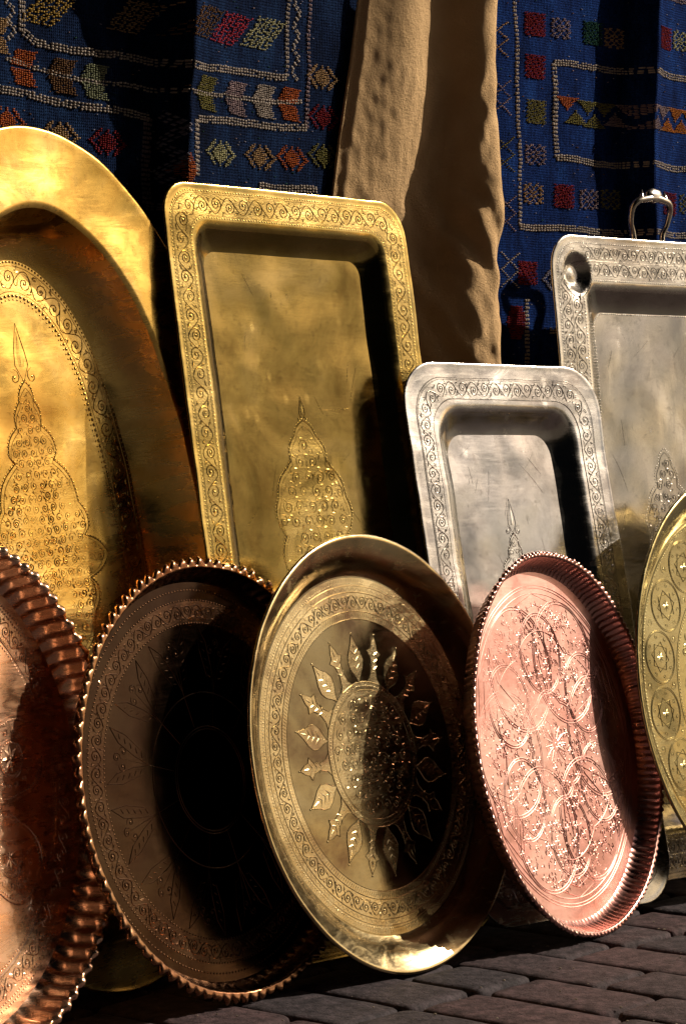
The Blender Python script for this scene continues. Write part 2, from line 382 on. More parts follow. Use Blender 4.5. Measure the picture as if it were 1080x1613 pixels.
def grit():
    mb = MB(); rnd = random.Random(4)
    for k in range(900):
        x, y = rnd.uniform(-.9, 1.3), rnd.uniform(-.9, .38); r = rnd.choice((.0006, .0009, .0009, .0015, .0022)); z = .0004
        vs = [(x+r*rnd.uniform(.7, 1.3)*a, y+r*rnd.uniform(.7, 1.3)*b, z+r*.6*c) for a, b, c in ((1, 0, 0), (-1, 0, 0), (0, 1, 0), (0, -1, 0), (0, 0, 1), (0, 0, -1))]
        mb.add(vs, [(0, 2, 4), (2, 1, 4), (1, 3, 4), (3, 0, 4), (2, 0, 5), (1, 2, 5), (3, 1, 5), (0, 3, 5)], 0, False)
    mt, N, L, P = nodes('sand_grain'); P.inputs['Base Color'].default_value = (.16, .13, .10, 1); P.inputs['Roughness'].default_value = .9
    tag(mb.build('grit', [mt]), 'loose sand and grit scattered over the dark paving', 'grit', kind='stuff')
grit()

# ---------------------------------------------------------------- wall, rugs, cloth
def plaster():
    mt, N, L, P = nodes('dark_plaster'); tcn = N.new('ShaderNodeTexCoord')
    n = tex(N, L, 'ShaderNodeTexNoise', tcn.outputs['Object'], Scale=9, Detail=8); c = ramp(N, L, n.outputs['Fac'], [(.3, (.03, .02, .016)), (.7, (.07, .05, .04))]); L.new(c.outputs[0], P.inputs['Base Color']); P.inputs['Roughness'].default_value = .9
    b = N.new('ShaderNodeBump'); b.inputs['Distance'].default_value = .004; L.new(n.outputs['Fac'], b.inputs['Height']); L.new(b.outputs[0], P.inputs['Normal'])
    return mt
wb = MB()
x0, x1, y0, y1, z0, z1 = -2.2, 2.6, .42, .60, -.012, 2.1
wb.add([(x0, y0, z0), (x1, y0, z0), (x1, y1, z0), (x0, y1, z0), (x0, y0, z1), (x1, y0, z1), (x1, y1, z1), (x0, y1, z1)],
       [(0, 1, 5, 4), (1, 2, 6, 5), (2, 3, 7, 6), (3, 0, 4, 7), (4, 5, 6, 7), (3, 2, 1, 0)], 0, False)
tag(wb.build('wall', [plaster()]), 'dark plastered wall behind the hanging rugs and the leaning trays', 'wall')

def yarn(name, c, sheen=.15):
    mt, N, L, P = nodes(name); tcn = N.new('ShaderNodeTexCoord'); ob = tcn.outputs['Object']
    n = tex(N, L, 'ShaderNodeTexNoise', ob, Scale=45, Detail=5, Roughness=.7)
    r = ramp(N, L, n.outputs['Fac'], [(.3, tuple(x*.55 for x in c)), (.65, c), (.8, tuple(min(1, x*1.3) for x in c))]); L.new(r.outputs[0], P.inputs['Base Color'])
    P.inputs['Roughness'].default_value = .9; P.inputs['Specular IOR Level'].default_value = .05
    n2 = tex(N, L, 'ShaderNodeTexNoise', ob, Scale=900, Detail=3); b = N.new('ShaderNodeBump'); b.inputs['Distance'].default_value = .0012; L.new(n2.outputs['Fac'], b.inputs['Height']); L.new(b.outputs[0], P.inputs['Normal'])
    return mt
def rugbase(name, a, b_, c_):
    mt, N, L, P = nodes(name); tcn = N.new('ShaderNodeTexCoord'); ob = tcn.outputs['Object']
    n = tex(N, L, 'ShaderNodeTexNoise', mp(N, L, ob, (1, 1, .35)), Scale=28, Detail=8, Roughness=.75)
    n1 = tex(N, L, 'ShaderNodeTexNoise', mp(N, L, ob, (1, 1, 1)), Scale=420, Detail=3, Roughness=.7)
    r = ramp(N, L, n.outputs['Fac'], [(.3, a), (.5, b_), (.72, c_)])
    r1 = ramp(N, L, n1.outputs['Fac'], [(.35, (.4, .4, .45)), (.6, (1.3, 1.3, 1.3))])
    mul = N.new('ShaderNodeMix'); mul.data_type = 'RGBA'; mul.blend_type = 'MULTIPLY'; mul.inputs[0].default_value = 1
    L.new(r.outputs[0], mul.inputs[6]); L.new(r1.outputs[0], mul.inputs[7]); L.new(mul.outputs[2], P.inputs['Base Color'])
    P.inputs['Roughness'].default_value = .95; P.inputs['Specular IOR Level'].default_value = .03
    w1 = tex(N, L, 'ShaderNodeTexWave', ob, Scale=92, Distortion=2.5, Detail=2); w1.bands_direction = 'Z'
    w2 = tex(N, L, 'ShaderNodeTexWave', ob, Scale=110, Distortion=2.5, Detail=2); w2.bands_direction = 'X'
    mm = N.new('ShaderNodeMath'); mm.operation = 'MULTIPLY'; L.new(w1.outputs['Fac'], mm.inputs[0]); L.new(w2.outputs['Fac'], mm.inputs[1])
    n3 = tex(N, L, 'ShaderNodeTexNoise', ob, Scale=240, Detail=6, Roughness=.8)
    m3 = N.new('ShaderNodeMath'); m3.operation = 'MULTIPLY_ADD'; L.new(n3.outputs['Fac'], m3.inputs[0]); m3.inputs[1].default_value = 1.6; L.new(mm.outputs[0], m3.inputs[2])
    b = N.new('ShaderNodeBump'); b.inputs['Distance'].default_value = .0026; L.new(m3.outputs[0], b.inputs['Height']); L.new(b.outputs[0], P.inputs['Normal'])
    return mt
YC = {'white': (.42, .36, .32), 'tan': (.42, .27, .14), 'orange': (.42, .11, .035), 'red': (.22, .022, .028), 'pink': (.42, .045, .07), 'olive': (.19, .17, .055),
      'brown': (.15, .08, .04), 'greygreen': (.24, .26, .17), 'mauve': (.30, .22, .24), 'cream': (.45, .43, .25), 'yellow': (.45, .30, .08), 'darkgreen': (.02, .07, .05), 'amber': (.45, .16, .03), 'lavender': (.25, .24, .32)}
YN = list(YC); YM = {k: yarn('wool_'+k, c) for k, c in YC.items()}
class Rug:
    def __init__(s, name, xr, zr_, surf, mats):
        s.surf = surf; s.mb = MB(); s.name = name; s.mats = mats; st = .004
        nx = int((xr[1]-xr[0])/st); nz = int((zr_[1]-zr_[0])/st); vs = []; fs = []
        for j in range(nz+1):
            for i in range(nx+1):
                x = xr[0]+(xr[1]-xr[0])*i/nx; z = zr_[0]+(zr_[1]-zr_[0])*j/nz
                vs.append(s.P(x, z, 0))
        for j in range(nz):
            for i in range(nx): a = j*(nx+1)+i; fs.append((a, a+1, a+nx+2, a+nx+1))
        # back and edges: a real cloth thickness
        n0 = len(vs); vs += [(p[0], p[1]+.004, p[2]) for p in vs[:n0]]
        fs += [tuple(n0+q for q in reversed(f)) for f in fs[:]]
        per = [i for i in range(nx+1)] + [j*(nx+1)+nx for j in range(1, nz+1)] + [nz*(nx+1)+i for i in range(nx-1, -1, -1)] + [j*(nx+1) for j in range(nz-1, 0, -1)]
        for a, b in zip(per, per[1:]+per[:1]): fs.append((b, a, n0+a, n0+b))
        s.mb.add(vs, fs, 0)
    def P(s, x, z, off): y = s.surf(x, z); return (x, y-off, z)
    def st(s, x, z, w, h, col, up=.0017, ang=0.0):
        w *= .5*random.uniform(.85, 1.1); h *= .5*random.uniform(.8, 1.1); x += random.gauss(0, .0003); z += random.gauss(0, .0003)
        c, sn = math.cos(ang), math.sin(ang); vs = []
        for (q, o) in ((1, -.0004), (.62, up*random.uniform(.8, 1.2))):
            for (a, b) in ((-1, -1), (1, -1), (1, 1), (-1, 1)):
                dx, dz = a*w*q, b*h*q; vs.append(s.P(x+dx*c-dz*sn, z+dx*sn+dz*c, o))
        s.mb.add(vs, [(0, 1, 5, 4), (1, 2, 6, 5), (2, 3, 7, 6), (3, 0, 4, 7), (4, 5, 6, 7)], 1+YN.index(col), True)
    def line(s, pix, rows=3, col='white', gap=.0033, step=.0052, jag=0.0):
        pts = [wl(*p) for p in pix]
        for a, b in zip(pts, pts[1:]):
            l = math.hypot(b[0]-a[0], b[1]-a[1]); n = max(1, int(l/step)); tx, tz = (b[0]-a[0])/l, (b[1]-a[1])/l; ang = math.atan2(tz, tx)
            for r in range(rows):
                o = (r-(rows-1)/2)*gap
                for k in range(n):
                    t = (k+.5)/n*l; wob = .0012*math.sin(t*55+a[0]*40)
                    if random.random() < .03: continue
                    s.st(a[0]+tx*t-tz*(o+wob), a[1]+tz*t+tx*(o+wob), step*.74, gap*.72, col, ang=ang)
    def zig(s, p0, p1, amp, n, col='white', rows=2):
        pix = [(p0[0]+(p1[0]-p0[0])*k/n+(amp if k % 2 else -amp), p0[1]+(p1[1]-p0[1])*k/n) for k in range(n+1)]
        s.line(pix, rows, col)
    def motif(s, px, py, mask, col, ni, nj, cw=.0035, ch=.0024, slope=0.0, col2=None):
        x, z = wl(px, py)
        for j in range(-nj, nj+1):
            for i in range(-ni, ni+1):
                q = mask(i, j)
                if q: s.st(x+i*cw, z+j*ch+slope*i*cw, cw*.86, ch*.74, col2 if (q == 2 and col2) else col)
    def flecks(s, n, x0, x1, z0, z1):
        for k in range(n): s.st(random.uniform(x0, x1), random.uniform(z0, z1), random.uniform(.0012, .004), .0012, random.choice(('lavender', 'mauve', 'darkgreen', 'brown', 'lavender')), .0012, random.uniform(-.4, .4))
    def finish(s, label, group):
        o = s.mb.build(s.name, s.mats); tag(o, label, 'rug', group); return o
def sstep(t): t = max(0., min(1., t)); return t*t*(3-2*t)
XR1 = wl(263, 150)[0]
def surfL(x, z):
    h = .050+.16*max(0, z-1.0)
    d = x-XR1-.006*math.sin(z*14)
    f = math.exp(-d/.10) if d > 0 else math.exp(-(d/.012)**2)
    d2 = x-(XR1-.30); f2 = .5*math.exp(-(d2/.07)**2)
    return WALL_Y+.004 - h*f*.85 - .02*f2 - .004*noise.noise(Vector((x*9, z*3, 0))) - .0015*noise.noise(Vector((x*40, z*26, 0)))
XR2 = wl(1004, 250)[0]
def surfR(x, z):
    d = x-XR2-.004*math.sin(z*11)
    f = math.exp(-d/.07) if d > 0 else math.exp(-(d/.012)**2)
    return WALL_Y+.004 - .042*f - .005*noise.noise(Vector((x*11+7, z*2.4, 0))) - .0018*noise.noise(Vector((x*42, z*20, 3)))
blueL = rugbase('navy_wool', (.0015, .003, .010), (.0045, .012, .042), (.012, .034, .10))
blueR = rugbase('royal_blue_wool', (.0012, .005, .028), (.004, .018, .10), (.010, .044, .20))
rm = [YM[k] for k in YN]
rl = Rug('patterned_rug', (-.62, wl(575, 100)[0]), (.28, 1.27), surfL, [blueL]+rm)
sl = -.04
rl.line([(36, -30), (38, 50), (60, 68), (150, 82), (250, 98), (262, 104), (350, 114), (447, 122)])
rl.line([(8, 92), (60, 108), (150, 128), (250, 142), (262, 145), (360, 157), (475, 162)], 2)
rl.line([(-60, 128), (0, 140), (100, 160), (240, 184)]); rl.line([(285, 188), (380, 196), (484, 203)])
rl.line([(447, 122), (449, -30)], 2); rl.line([(483, 203), (486, 100), (487, -30)], 2, 'mauve')
rl.zig((466, -30), (462, 128), 6, 9); rl.zig((12, -30), (20, 62), 8, 6)
rl.line([(283, 190), (282, 280)]); rl.zig((260, 180), (254, 300), 9, 5, 'lavender', 3)
rl.line([(236, 184), (233, 322)], 4, 'mauve'); rl.line([(233, 325), (330, 340)], 3, 'mauve')
rl.line([(400, 293), (500, 300)], 3, 'white')
chev = lambda i, j: abs(j) <= 8 and j != 0 and -5 <= i-abs(j)*.45+1.2 <= 4.6-abs(j)*.12
for px, py, c in ((38, 106, 'orange'), (100, 119, 'brown'), (150, 128, 'greygreen'), (300, 149, 'olive'), (357, 156, 'mauve'), (408, 160, 'white'), (452, 164, 'orange')): rl.motif(px, py, chev, c, 9, 8, slope=-.05)
def rhomb(i, j):
    k = i-j*.62
    return abs(k) <= 7.2 and abs(j) <= 8 and not ((j % 3 == 0 and (i+(j//3) % 2*2) % 4 == 0) or (i+j*2) % 5 == 1 or (j % 3 == 2 and i % 2))
for px, py, c in ((80, 12, 'yellow'), (213, 26, 'tan'), (290, 38, 'brown'), (344, 48, 'pink'), (405, 54, 'cream')): rl.motif(px, py, rhomb, c, 13, 8, slope=-.05)
rl.motif(-8, 55, chev, 'tan', 9, 8)
def diam(i, j):
    if abs(i)+abs(j)*.75 <= 4.6: return 1
    q = abs(i)+abs(j)*.8
    return 1 if (6.3 <= q <= 8.2 and abs(j) <= 6 and abs(i) > 2) else 0
for px, py, c in ((12, 190, 'orange'), (98, 212, 'tan'), (172, 224, 'red'), (330, 243, 'cream'), (402, 248, 'tan'), (457, 250, 'orange'), (508, 122, 'tan'), (510, 185, 'red'), (510, 246, 'olive'), (40, 262, 'red'), (-45, 180, 'olive')): rl.motif(px, py, diam, c, 9, 7, slope=-.05)
rl.motif(268, 270, lambda i, j: abs(i)+abs(j)*.5 <= 4, 'orange', 4, 8)
rl.flecks(500, -.6, .18, .8, 1.25)
rl.finish('navy wool rug with white borders and arrow shapes, hanging behind the gold trays', 'woven rugs hung on the wall')

rr = Rug('patterned_rug', (wl(735, 100)[0], 1.12), (.28, 1.32), surfR, [blueR]+rm)
rr.line([(813, -30), (817, 150), (821, 260), (821, 356)], 2); rr.line([(821, 356), (900, 361), (970, 366), (1080, 372), (1200, 382)], 3)
rr.line([(875, 98), (940, 105), (1080, 127), (1200, 146)]); rr.line([(875, 98), (880, 248)], 3); rr.line([(880, 248), (960, 258), (1080, 268), (1200, 278)])
rr.line([(1020, 0), (1200, 12)], 2, 'mauve')
xx = lambda i, j: abs(abs(i)-abs(abs(j)-5)) <= .6 and abs(j) <= 10
for px, py, c in ((785, 60, 'tan'), (790, 152, 'mauve'), (795, 242, 'olive'), (798, 335, 'mauve'), (805, 425, 'white')): rr.motif(px, py, xx, c, 5, 10, cw=.0038, ch=.0023)
def star(i, j): return abs(i) <= 6 and abs(j) <= 7 and ((abs(i)-abs(j)) % 4 == 0 or (abs(i)+abs(j)) % 6 == 3 or (abs(i) > 4 and j % 3 == 0))
def full(i, j): return abs(i) <= 6 and abs(j) <= 8 and (i*3+j*5) % 7 != 0 and not (abs(i) == 6 and j % 3 == 1)
for px, py, c, fn in ((845, 38, 'red', full), (886, 44, 'mauve', star), (845, 105, 'red', full), (938, 52, 'darkgreen', full), (971, 60, 'tan', star), (1027, 63, 'red', full), (1060, 66, 'cream', star),
                      (847, 176, 'olive', full), (846, 243, 'mauve', star), (843, 305, 'tan', star), (890, 309, 'red', full), (930, 314, 'mauve', star), (965, 314, 'olive', star), (1040, 322, 'red', full), (1075, 322, 'olive', star), (835, 430, 'red', full), (1105, 70, 'olive', star)):
    rr.motif(px, py, fn, c, 6, 8, cw=.0032, ch=.0019)
rr.motif(817, 508, lambda i, j: abs(i) <= 6-abs(j)*.3 and abs(j) <= 9, 'red', 6, 9)
tri_d = lambda i, j: -4 <= j <= 4 and abs(i) <= (j+4)*.75
tri_u = lambda i, j: -4 <= j <= 4 and abs(i) <= (4-j)*.75
for px, py, c, fn in ((896, 163, 'orange', tri_d), (910, 184, 'olive', tri_u), (930, 170, 'olive', tri_d), (940, 190, 'olive', tri_u), (957, 173, 'olive', tri_d), (974, 188, 'mauve', tri_u), (993, 177, 'mauve', tri_d), (1006, 195, 'mauve', tri_u),
                      (1024, 180, 'mauve', tri_d), (1035, 198, 'amber', tri_u), (1053, 183, 'amber', tri_d), (1065, 200, 'amber', tri_u), (1081, 186, 'amber', tri_d), (1095, 203, 'olive', tri_u)): rr.motif(px, py, fn, c, 6, 5, cw=.0038, ch=.0022)
for px in range(880, 1180, 38): rr.motif(px, 440+(px-880)*.03, diam, random.choice(YN), 9, 7)
rr.line([(870, 520), (1180, 535)]); rr.line([(835, 470), (835, 640)], 3)
rr.flecks(500, wl(770, 100)[0], 1.05, .6, 1.3)
rr.finish('royal blue wool rug with small squares and triangles, hanging behind the silver trays', 'woven rugs hung on the wall')

def cloth():
    mt, N, L, P = nodes('tan_felt'); tcn = N.new('ShaderNodeTexCoord'); ob = tcn.outputs['Object']
    n = tex(N, L, 'ShaderNodeTexNoise', ob, Scale=12, Detail=6, Roughness=.6); r = ramp(N, L, n.outputs['Fac'], [(.3, (.50, .325, .165)), (.7, (.66, .44, .235))]); L.new(r.outputs[0], P.inputs['Base Color'])
    P.inputs['Roughness'].default_value = .95; P.inputs['Specular IOR Level'].default_value = .05; P.inputs['Sheen Weight'].default_value = .08
    n2 = tex(N, L, 'ShaderNodeTexNoise', ob, Scale=260, Detail=6, Roughness=.75); b = N.new('ShaderNodeBump'); b.inputs['Distance'].default_value = .0042; b.inputs['Strength'].default_value = .9; L.new(n2.outputs['Fac'], b.inputs['Height']); L.new(b.outputs[0], P.inputs['Normal'])
    YB = .358
    Lf = [(-40, 566), (0, 560), (100, 548), (220, 530), (310, 519), (450, 512), (700, 505), (900, 500)]
    Rg = [(-40, 745), (0, 748), (100, 749), (200, 755), (330, 759), (575, 766), (900, 775)]
    def ip(T, y): return float(np.interp(y, [a for a, _ in T], [b for _, b in T]))
    mb = MB(); NX, NZ = 170, 260; vs = []; fs = []
    for j in range(NZ+1):
        py = -40+900*j/NZ; xl, zl = wl(ip(Lf, py), py, YB); xr, zr2 = wl(ip(Rg, py), py, YB)
        t = py/600.
        for i in range(NX+1):
            s_ = i/NX; x = xl+(xr-xl)*s_; z = zl+(zr2-zl)*s_
            c1 = .34-.04*t+.02*math.sin(t*6); a1 = .032*(1-.5*sstep((py-160)/220)); w1 = .25+.03*t
            c2 = .82-.06*sstep((py-60)/380)-.02*math.sin(t*9); a2 = .066+.012*sstep((py-150)/170); w2 = (.19 if s_ < c2 else .17)+.02*math.sin(t*7+1)+.03*sstep((py-150)/200)
            h = a1*math.exp(-((s_-c1)/w1)**2) + a2*math.exp(-(abs(s_-c2)/w2)**2.2)
            c3 = .66+.10*math.sin(t*5.5+2.0); h += .010*sstep((py-260)/100)*noise.noise(Vector((x*34+z*16, z*11-x*6, 2)))*(.3+s_)
            wr = noise.noise(Vector((x*14+z*9, z*7, 5)))*.004*(.3+s_) + (.05+2.6*max(0, s_-.32))*noise.noise(Vector((x*42-z*18, z*11, 8)))*.0034 + noise.noise(Vector((x*90, z*50, 8)))*.001
            e = min(1, s_/.06, (1-s_)/.06); wr *= min(1, .25+(1-s_)*6)
            h = (h+wr*(.4+.6*sstep((py-20)/150)))*(.25+.75*sstep(e))
            vs.append((x, YB-.004-max(h, -.002), z))
    for j in range(NZ):
        for i in range(NX): a = j*(NX+1)+i; fs.append((a, a+NX+1, a+NX+2, a+1))
    n0 = len(vs); vs += [(p[0], p[1]+.003, p[2]) for p in vs[:n0]]; fs += [tuple(n0+q for q in reversed(f)) for f in fs[:]]
    per = [i for i in range(NX+1)] + [j*(NX+1)+NX for j in range(1, NZ+1)] + [NZ*(NX+1)+i for i in range(NX-1, -1, -1)] + [j*(NX+1) for j in range(NZ-1, 0, -1)]
    for a, b in zip(per, per[1:]+per[:1]): fs.append((a, b, n0+b, n0+a))
    mb.add(vs, fs, 0)
    tag(mb.build('hanging_cloth', [mt]), 'plain tan felt cloth hanging in deep folds between the two rugs', 'cloth')
cloth()

# ---------------------------------------------------------------- trays
GR, GF = 'large trays leaning in the back row', 'round trays leaning in the front row'
M_OVAL = metal_set('golden_brass', (.70, .43, .10), (.80, .55, .19), (.46, .24, .05), .17, .36, ch=.9, sc1=5, seed=1)
M_RECT = metal_set('olive_brass', (.50, .345, .095), (.60, .43, .15), (.30, .19, .045), .14, .26, well_dim=.55, ln=1.35, ch=.62, pr0=.11, pr1=.17, sc1=7, seed=2)
M_SILV = metal_set('aged_silver', (0.6, 0.56, 0.52), (0.7, 0.67, 0.64), (0.4, 0.36, 0.33), .14, .3, well_dim=.85, sc1=7, seed=3)
M_HAND = metal_set('pale_silver', (0.6, 0.55, 0.49), (0.68, 0.63, 0.57), (0.42, 0.36, 0.31), .14, .3, well_dim=.68, sc1=6, seed=4)
M_BRAS = metal_set('grey_brass', (.50, .385, .20), (.60, .48, .27), (.22, .13, .07), .13, .28, well_dim=.36, ch=.8, pr0=.09, pr1=.17, sc1=8, seed=5)
M_PINK = metal_set('pink_copper', (.60, .31, .275), (.68, .41, .36), (.42, .20, .16), .22, .36, pr0=.37, pr1=.47, ln=.9, lr=.5, ch=1.0, sc1=8, seed=6)
M_DARK = metal_set('brown_bronze', (.28, .135, .07), (.34, .19, .10), (.15, .06, .03), .16, .3, well_dim=.11, ln=.42, lr=.27, ch=.2, sc1=7, seed=7)  # well and chasing darkened here, painting in part of the tray's deep shade
M_LEFT = metal_set('rose_copper', (.88, .52, .34), (.92, .62, .44), (.66, .36, .2), .17, .3, pr0=.2, pr1=.34, sc1=8, seed=8)
M_RGHT = metal_set('green_brass', (.40, .33, .155), (.50, .43, .22), (.20, .18, .08), .14, .28, well_dim=.7, ch=.6, ln=1.3, sc1=8, seed=9)

def rect_tray(name, label, base, W, H, lean, yaw, roll, rc, rim, ins, depth, mats, lift=0.0, cups=()):
    T = Tray(name, label, base, lean, yaw, roll, H/2, mats, GR, lift=lift)
    T.cups = list(cups); nc, ne = (40, 60) if cups else (12, 60)
    R = lambda i, r=None: rrect(W/2-i, H/2-i, max(rc-i*.35, .02) if r is None else r, nc, ne)
    prof = [(.0012, -.0020), (.0, -.0008), (.0004, .0004), (.002, .0008), (.005, .0003), *[(.007+(rim-.012)*q/22, .0002) for q in range(22)], (rim-.006, .0), (rim-.003, -.0006), (rim, -.0020), (rim+.003, -.0045)]
    wall = [(rim+.003, -.0045), (rim+ins*.28, -depth*.40), (rim+ins*.5, -depth*.66), (rim+ins*.8, -depth*.9), (rim+ins, -depth)]
    T.loft('rim', [zr(R(i), z) for i, z in prof])
    # underside of the rim and of the dish, so the sheet has a thickness
    T.loft('rim', [zr(R(i), z) for i, z in [(rim+.002, -.0062), (rim-.004, -.0022), *[(rim-.005-(rim-.010)*q/22, -.0018) for q in range(22)], (.004, -.0018), (.0012, -.0020)]])
    T.loft('well', [zr(R(i), z) for i, z in wall], 3)
    fw, fh = W/2-rim-ins, H/2-rim-ins; fo = R(rim+ins)
    T.loft('well', [[(x*t, y*t, -depth) for x, y in fo] for t in [1-.97*q/34 for q in range(35)]], 3, close_in=True)
    T.loft('well', [[(x*t, y*t, -depth-.0018) for x, y in fo] for t in [.03+.97*q/34 for q in range(35)]] + [zr(R(i-.0005), z-.0015) for i, z in reversed(wall)])
    T.R = R; T.rim = rim; T.depth = depth; T.zf = -depth+.0002
    T.scratches('well', 45, fw*.95, fh*.95, T.zf)
    return T
def lobed(hs, cx=0, cy=0):
    """symmetric medallion outline from (half width, y) list, top to bottom of its upper half; mirrored below"""
    up = hs; pts = [(cx+w, cy+y) for w, y in up] + [(cx+w, cy-y) for w, y in reversed(up)] + [(cx-w, cy-y) for w, y in up] + [(cx-w, cy+y) for w, y in reversed(up)]
    out = []
    for p in pts:
        if not out or math.hypot(p[0]-out[-1][0], p[1]-out[-1][1]) > 1e-5: out.append(p)
    return out
def smooth_prof(P_, n=60):
    """lobes between key (w,y) points bulge outwards"""
    out = []
    for (w0, y0), (w1, y1) in zip(P_, P_[1:]):
        for k in range(8):
            t = k/8; b = math.sin(PI*t)*math.hypot(w1-w0, y1-y0)*.16
            l = math.hypot(w1-w0, y1-y0); out.append((max(0, w0+(w1-w0)*t+b*abs(y1-y0)/l), y0+(y1-y0)*t+b*abs(w1-w0)/l*.6))
    out.append(P_[-1]); return out
def inside_poly(pts):
    P_ = pts
    def f(x, y, m=0):
        c = False; n = len(P_); j = n-1
        for i in range(n):
            xi, yi = P_[i]; xj, yj = P_[j]
            if (yi > y) != (yj > y) and x < (xj-xi)*(y-yi)/(yj-yi)+xi: c = not c
            j = i
        if not c: return False
        if m:
            for i in range(0, n, 2):
                if (P_[i][0]-x)**2+(P_[i][1]-y)**2 < m*m*.6: return False
        return True
    return f
def off_poly(pts, d):
    n = len(pts); out = []
    for i in range(n):
        a, b = pts[i-1], pts[(i+1) % n]; dx, dy = b[0]-a[0], b[1]-a[1]; l = math.hypot(dx, dy) or 1e-9
        out.append((pts[i][0]-dy/l*d, pts[i][1]+dx/l*d))
    return out
def medallion(T, prof, r, finial=.03, z=None, double=True):
    z = T.zf if z is None else z
    sp_ = smooth_prof(prof); P_ = lobed(sp_)
    sp_ = sorted(sp_, key=lambda t: -t[1]); col = sp_+[(w_, -y_) for w_, y_ in reversed(sp_)]
    T.mb('well').add([T.P(q*w_, y_, z+.0001) for w_, y_ in col for q in (-1, -.5, 0, .5, 1)], [(k*5+i, (k+1)*5+i, (k+1)*5+i+1, k*5+i+1) for k in range(len(col)-1) for i in range(4)], 1)
    T.ridge('well', P_, z, .0018, .0011, closed=True)
    if double: T.ridge('well', [(x*.93, y*.965) for x, y in P_], z, .0014, .0008, closed=True); T.beads_on('well', [(x*1.03, y*1.015) for x, y in P_], z, .0042, .0011)
    xs = [p[0] for p in P_]; ys = [p[1] for p in P_]
    T.fill_scroll('well', inside_poly([(x*.94, y*.97) for x, y in P_]), (min(xs), min(ys), max(xs), max(ys)), z+.0001, r)
    top = max(ys)
    for sg in (1, -1):
        y0 = sg*top; a = PI/2*sg; F_ = finial
        T.ridge('well', [(0, y0), (-F_*.16, y0+sg*F_*.28), (-F_*.13, y0+sg*F_*.5), (0, y0+sg*F_)], z, .0014, .001)
        T.ridge('well', [(0, y0), (F_*.16, y0+sg*F_*.28), (F_*.13, y0+sg*F_*.5), (0, y0+sg*F_)], z, .0014, .001)
        T.leaf('well', 0, y0+sg*F_*.25, a, F_*.6, F_*.16, z)
        for e in (-1, 1): T.spiral('well', e*F_*.22, y0+sg*F_*.08, F_*.15, a, z, 1.1, e)

# --- big oval gold tray
def oval_tray():
    a, b = .2983, .4738
    T = Tray('oval_tray', 'huge golden oval tray with a wide plain rim and a tall lobed medallion', (-.3345, .133), .1205, .1428, .073, b, M_OVAL, GR)
    E_ = lambda i: ell(a-i, b-i, 220)
    rim, d = .0875, .050
    T.warp_amp = .0032
    prof = [(.0012, -.002), (0, -.0006), (.0006, .0008), (.003, .001), (.008, .0), (.03, -.0012), (.06, -.001), (rim-.006, .0), (rim-.002, -.0006), (rim+.002, -.003)]
    T.loft('rim', [zr(E_(i), z) for i, z in prof]); T.loft('rim', [zr(E_(i), z) for i, z in [(rim+.002, -.0045), (rim-.004, -.0016), (.03, -.0026), (.0012, -.002)]])
    wall = [(rim+.002, -.003), (rim+.010, -.016), (rim+.024, -.034), (rim+.040, -.046), (rim+.052, -d)]
    T.loft('well', [zr(E_(i), z) for i, z in wall])
    fo = E_(rim+.052); T.loft('well', [[(x*t, y*t, -d) for x, y in fo] for t in [1-.97*q/34 for q in range(35)]], close_in=True)
    T.loft('well', [[(x*t, y*t, -d-.0015) for x, y in fo] for t in [.03+.97*q/34 for q in range(35)]] + [zr(E_(i), z-.0015) for i, z in reversed(wall)])
    z = T.zf = -d+.0002; i0 = rim+.052
    T.band_sheet('well', E_(i0+.003), E_(i0+.038), z)
    T.beads_on('well', E_(i0+.002), z, .0052, .0017, .0014); T.ridge('well', E_(i0+.006), z, closed=True)
    T.scroll_band('well', E_(i0+.020), z+.0001, .026); T.ridge('well', E_(i0+.0345), z, closed=True)
    T.beads_on('well', E_(i0+.039), z, .0062, .0022, .0018); T.beads_on('well', E_(i0+.0435), z, .0062, .0012, .001)
    medallion(T, [(.0, .200), (.012, .178), (.020, .150), (.038, .120), (.030, .112), (.062, .062), (.072, .032), (.064, .024), (.088, -.0001)][:-1] + [(.098, 0)], .0072, .065)
    T.finish()
oval_tray()

# --- tall brass tray
T = rect_tray('rectangular_tray', 'tall golden rectangular tray with a chased scroll border beside the huge oval tray', (.0425, .109), .4225, .9075, .1803, .0686, -.0086, .042, .050, .026, .020, M_RECT, lift=.001)
T.band_sheet('rim', T.R(.011), T.R(.040), .0006)
T.beads_on('rim', T.R(.0095), .0003, .0044, .0014); T.ridge('rim', T.R(.0125), .0005, closed=True)
T.scroll_band('rim', T.R(.0255), .0007, .023); T.ridge('rim', T.R(.0385), .0005, closed=True); T.beads_on('rim', T.R(.041), .0003, .0044, .0014)
medallion(T, [(.0, .178), (.018, .160), (.030, .128), (.036, .122), (.058, .085), (.060, .050), (.052, .040), (.056, .0)], .0105, .03)
T.finish()
# --- middle silver tray
T = rect_tray('rectangular_tray', 'smaller silver rectangular tray between the tall golden tray and the handled tray', (.361, .078), .3695, .7015, .215, .012, -.0125, .060, .060, .028, .020, M_SILV, lift=.005)
T.band_sheet('rim', T.R(.021), T.R(.046), .0006); T.ridge('rim', T.R(.0195), .0003, closed=True); T.ridge('rim', T.R(.022), .0005, closed=True)
T.scroll_band('rim', T.R(.0335), .0007, .021); T.ridge('rim', T.R(.0465), .0005, closed=True)
medallion(T, [(.0, .135), (.008, .120), (.012, .105), (.026, .085), (.030, .06), (.024, .05), (.028, 0)], .0065, .045)
T.finish()
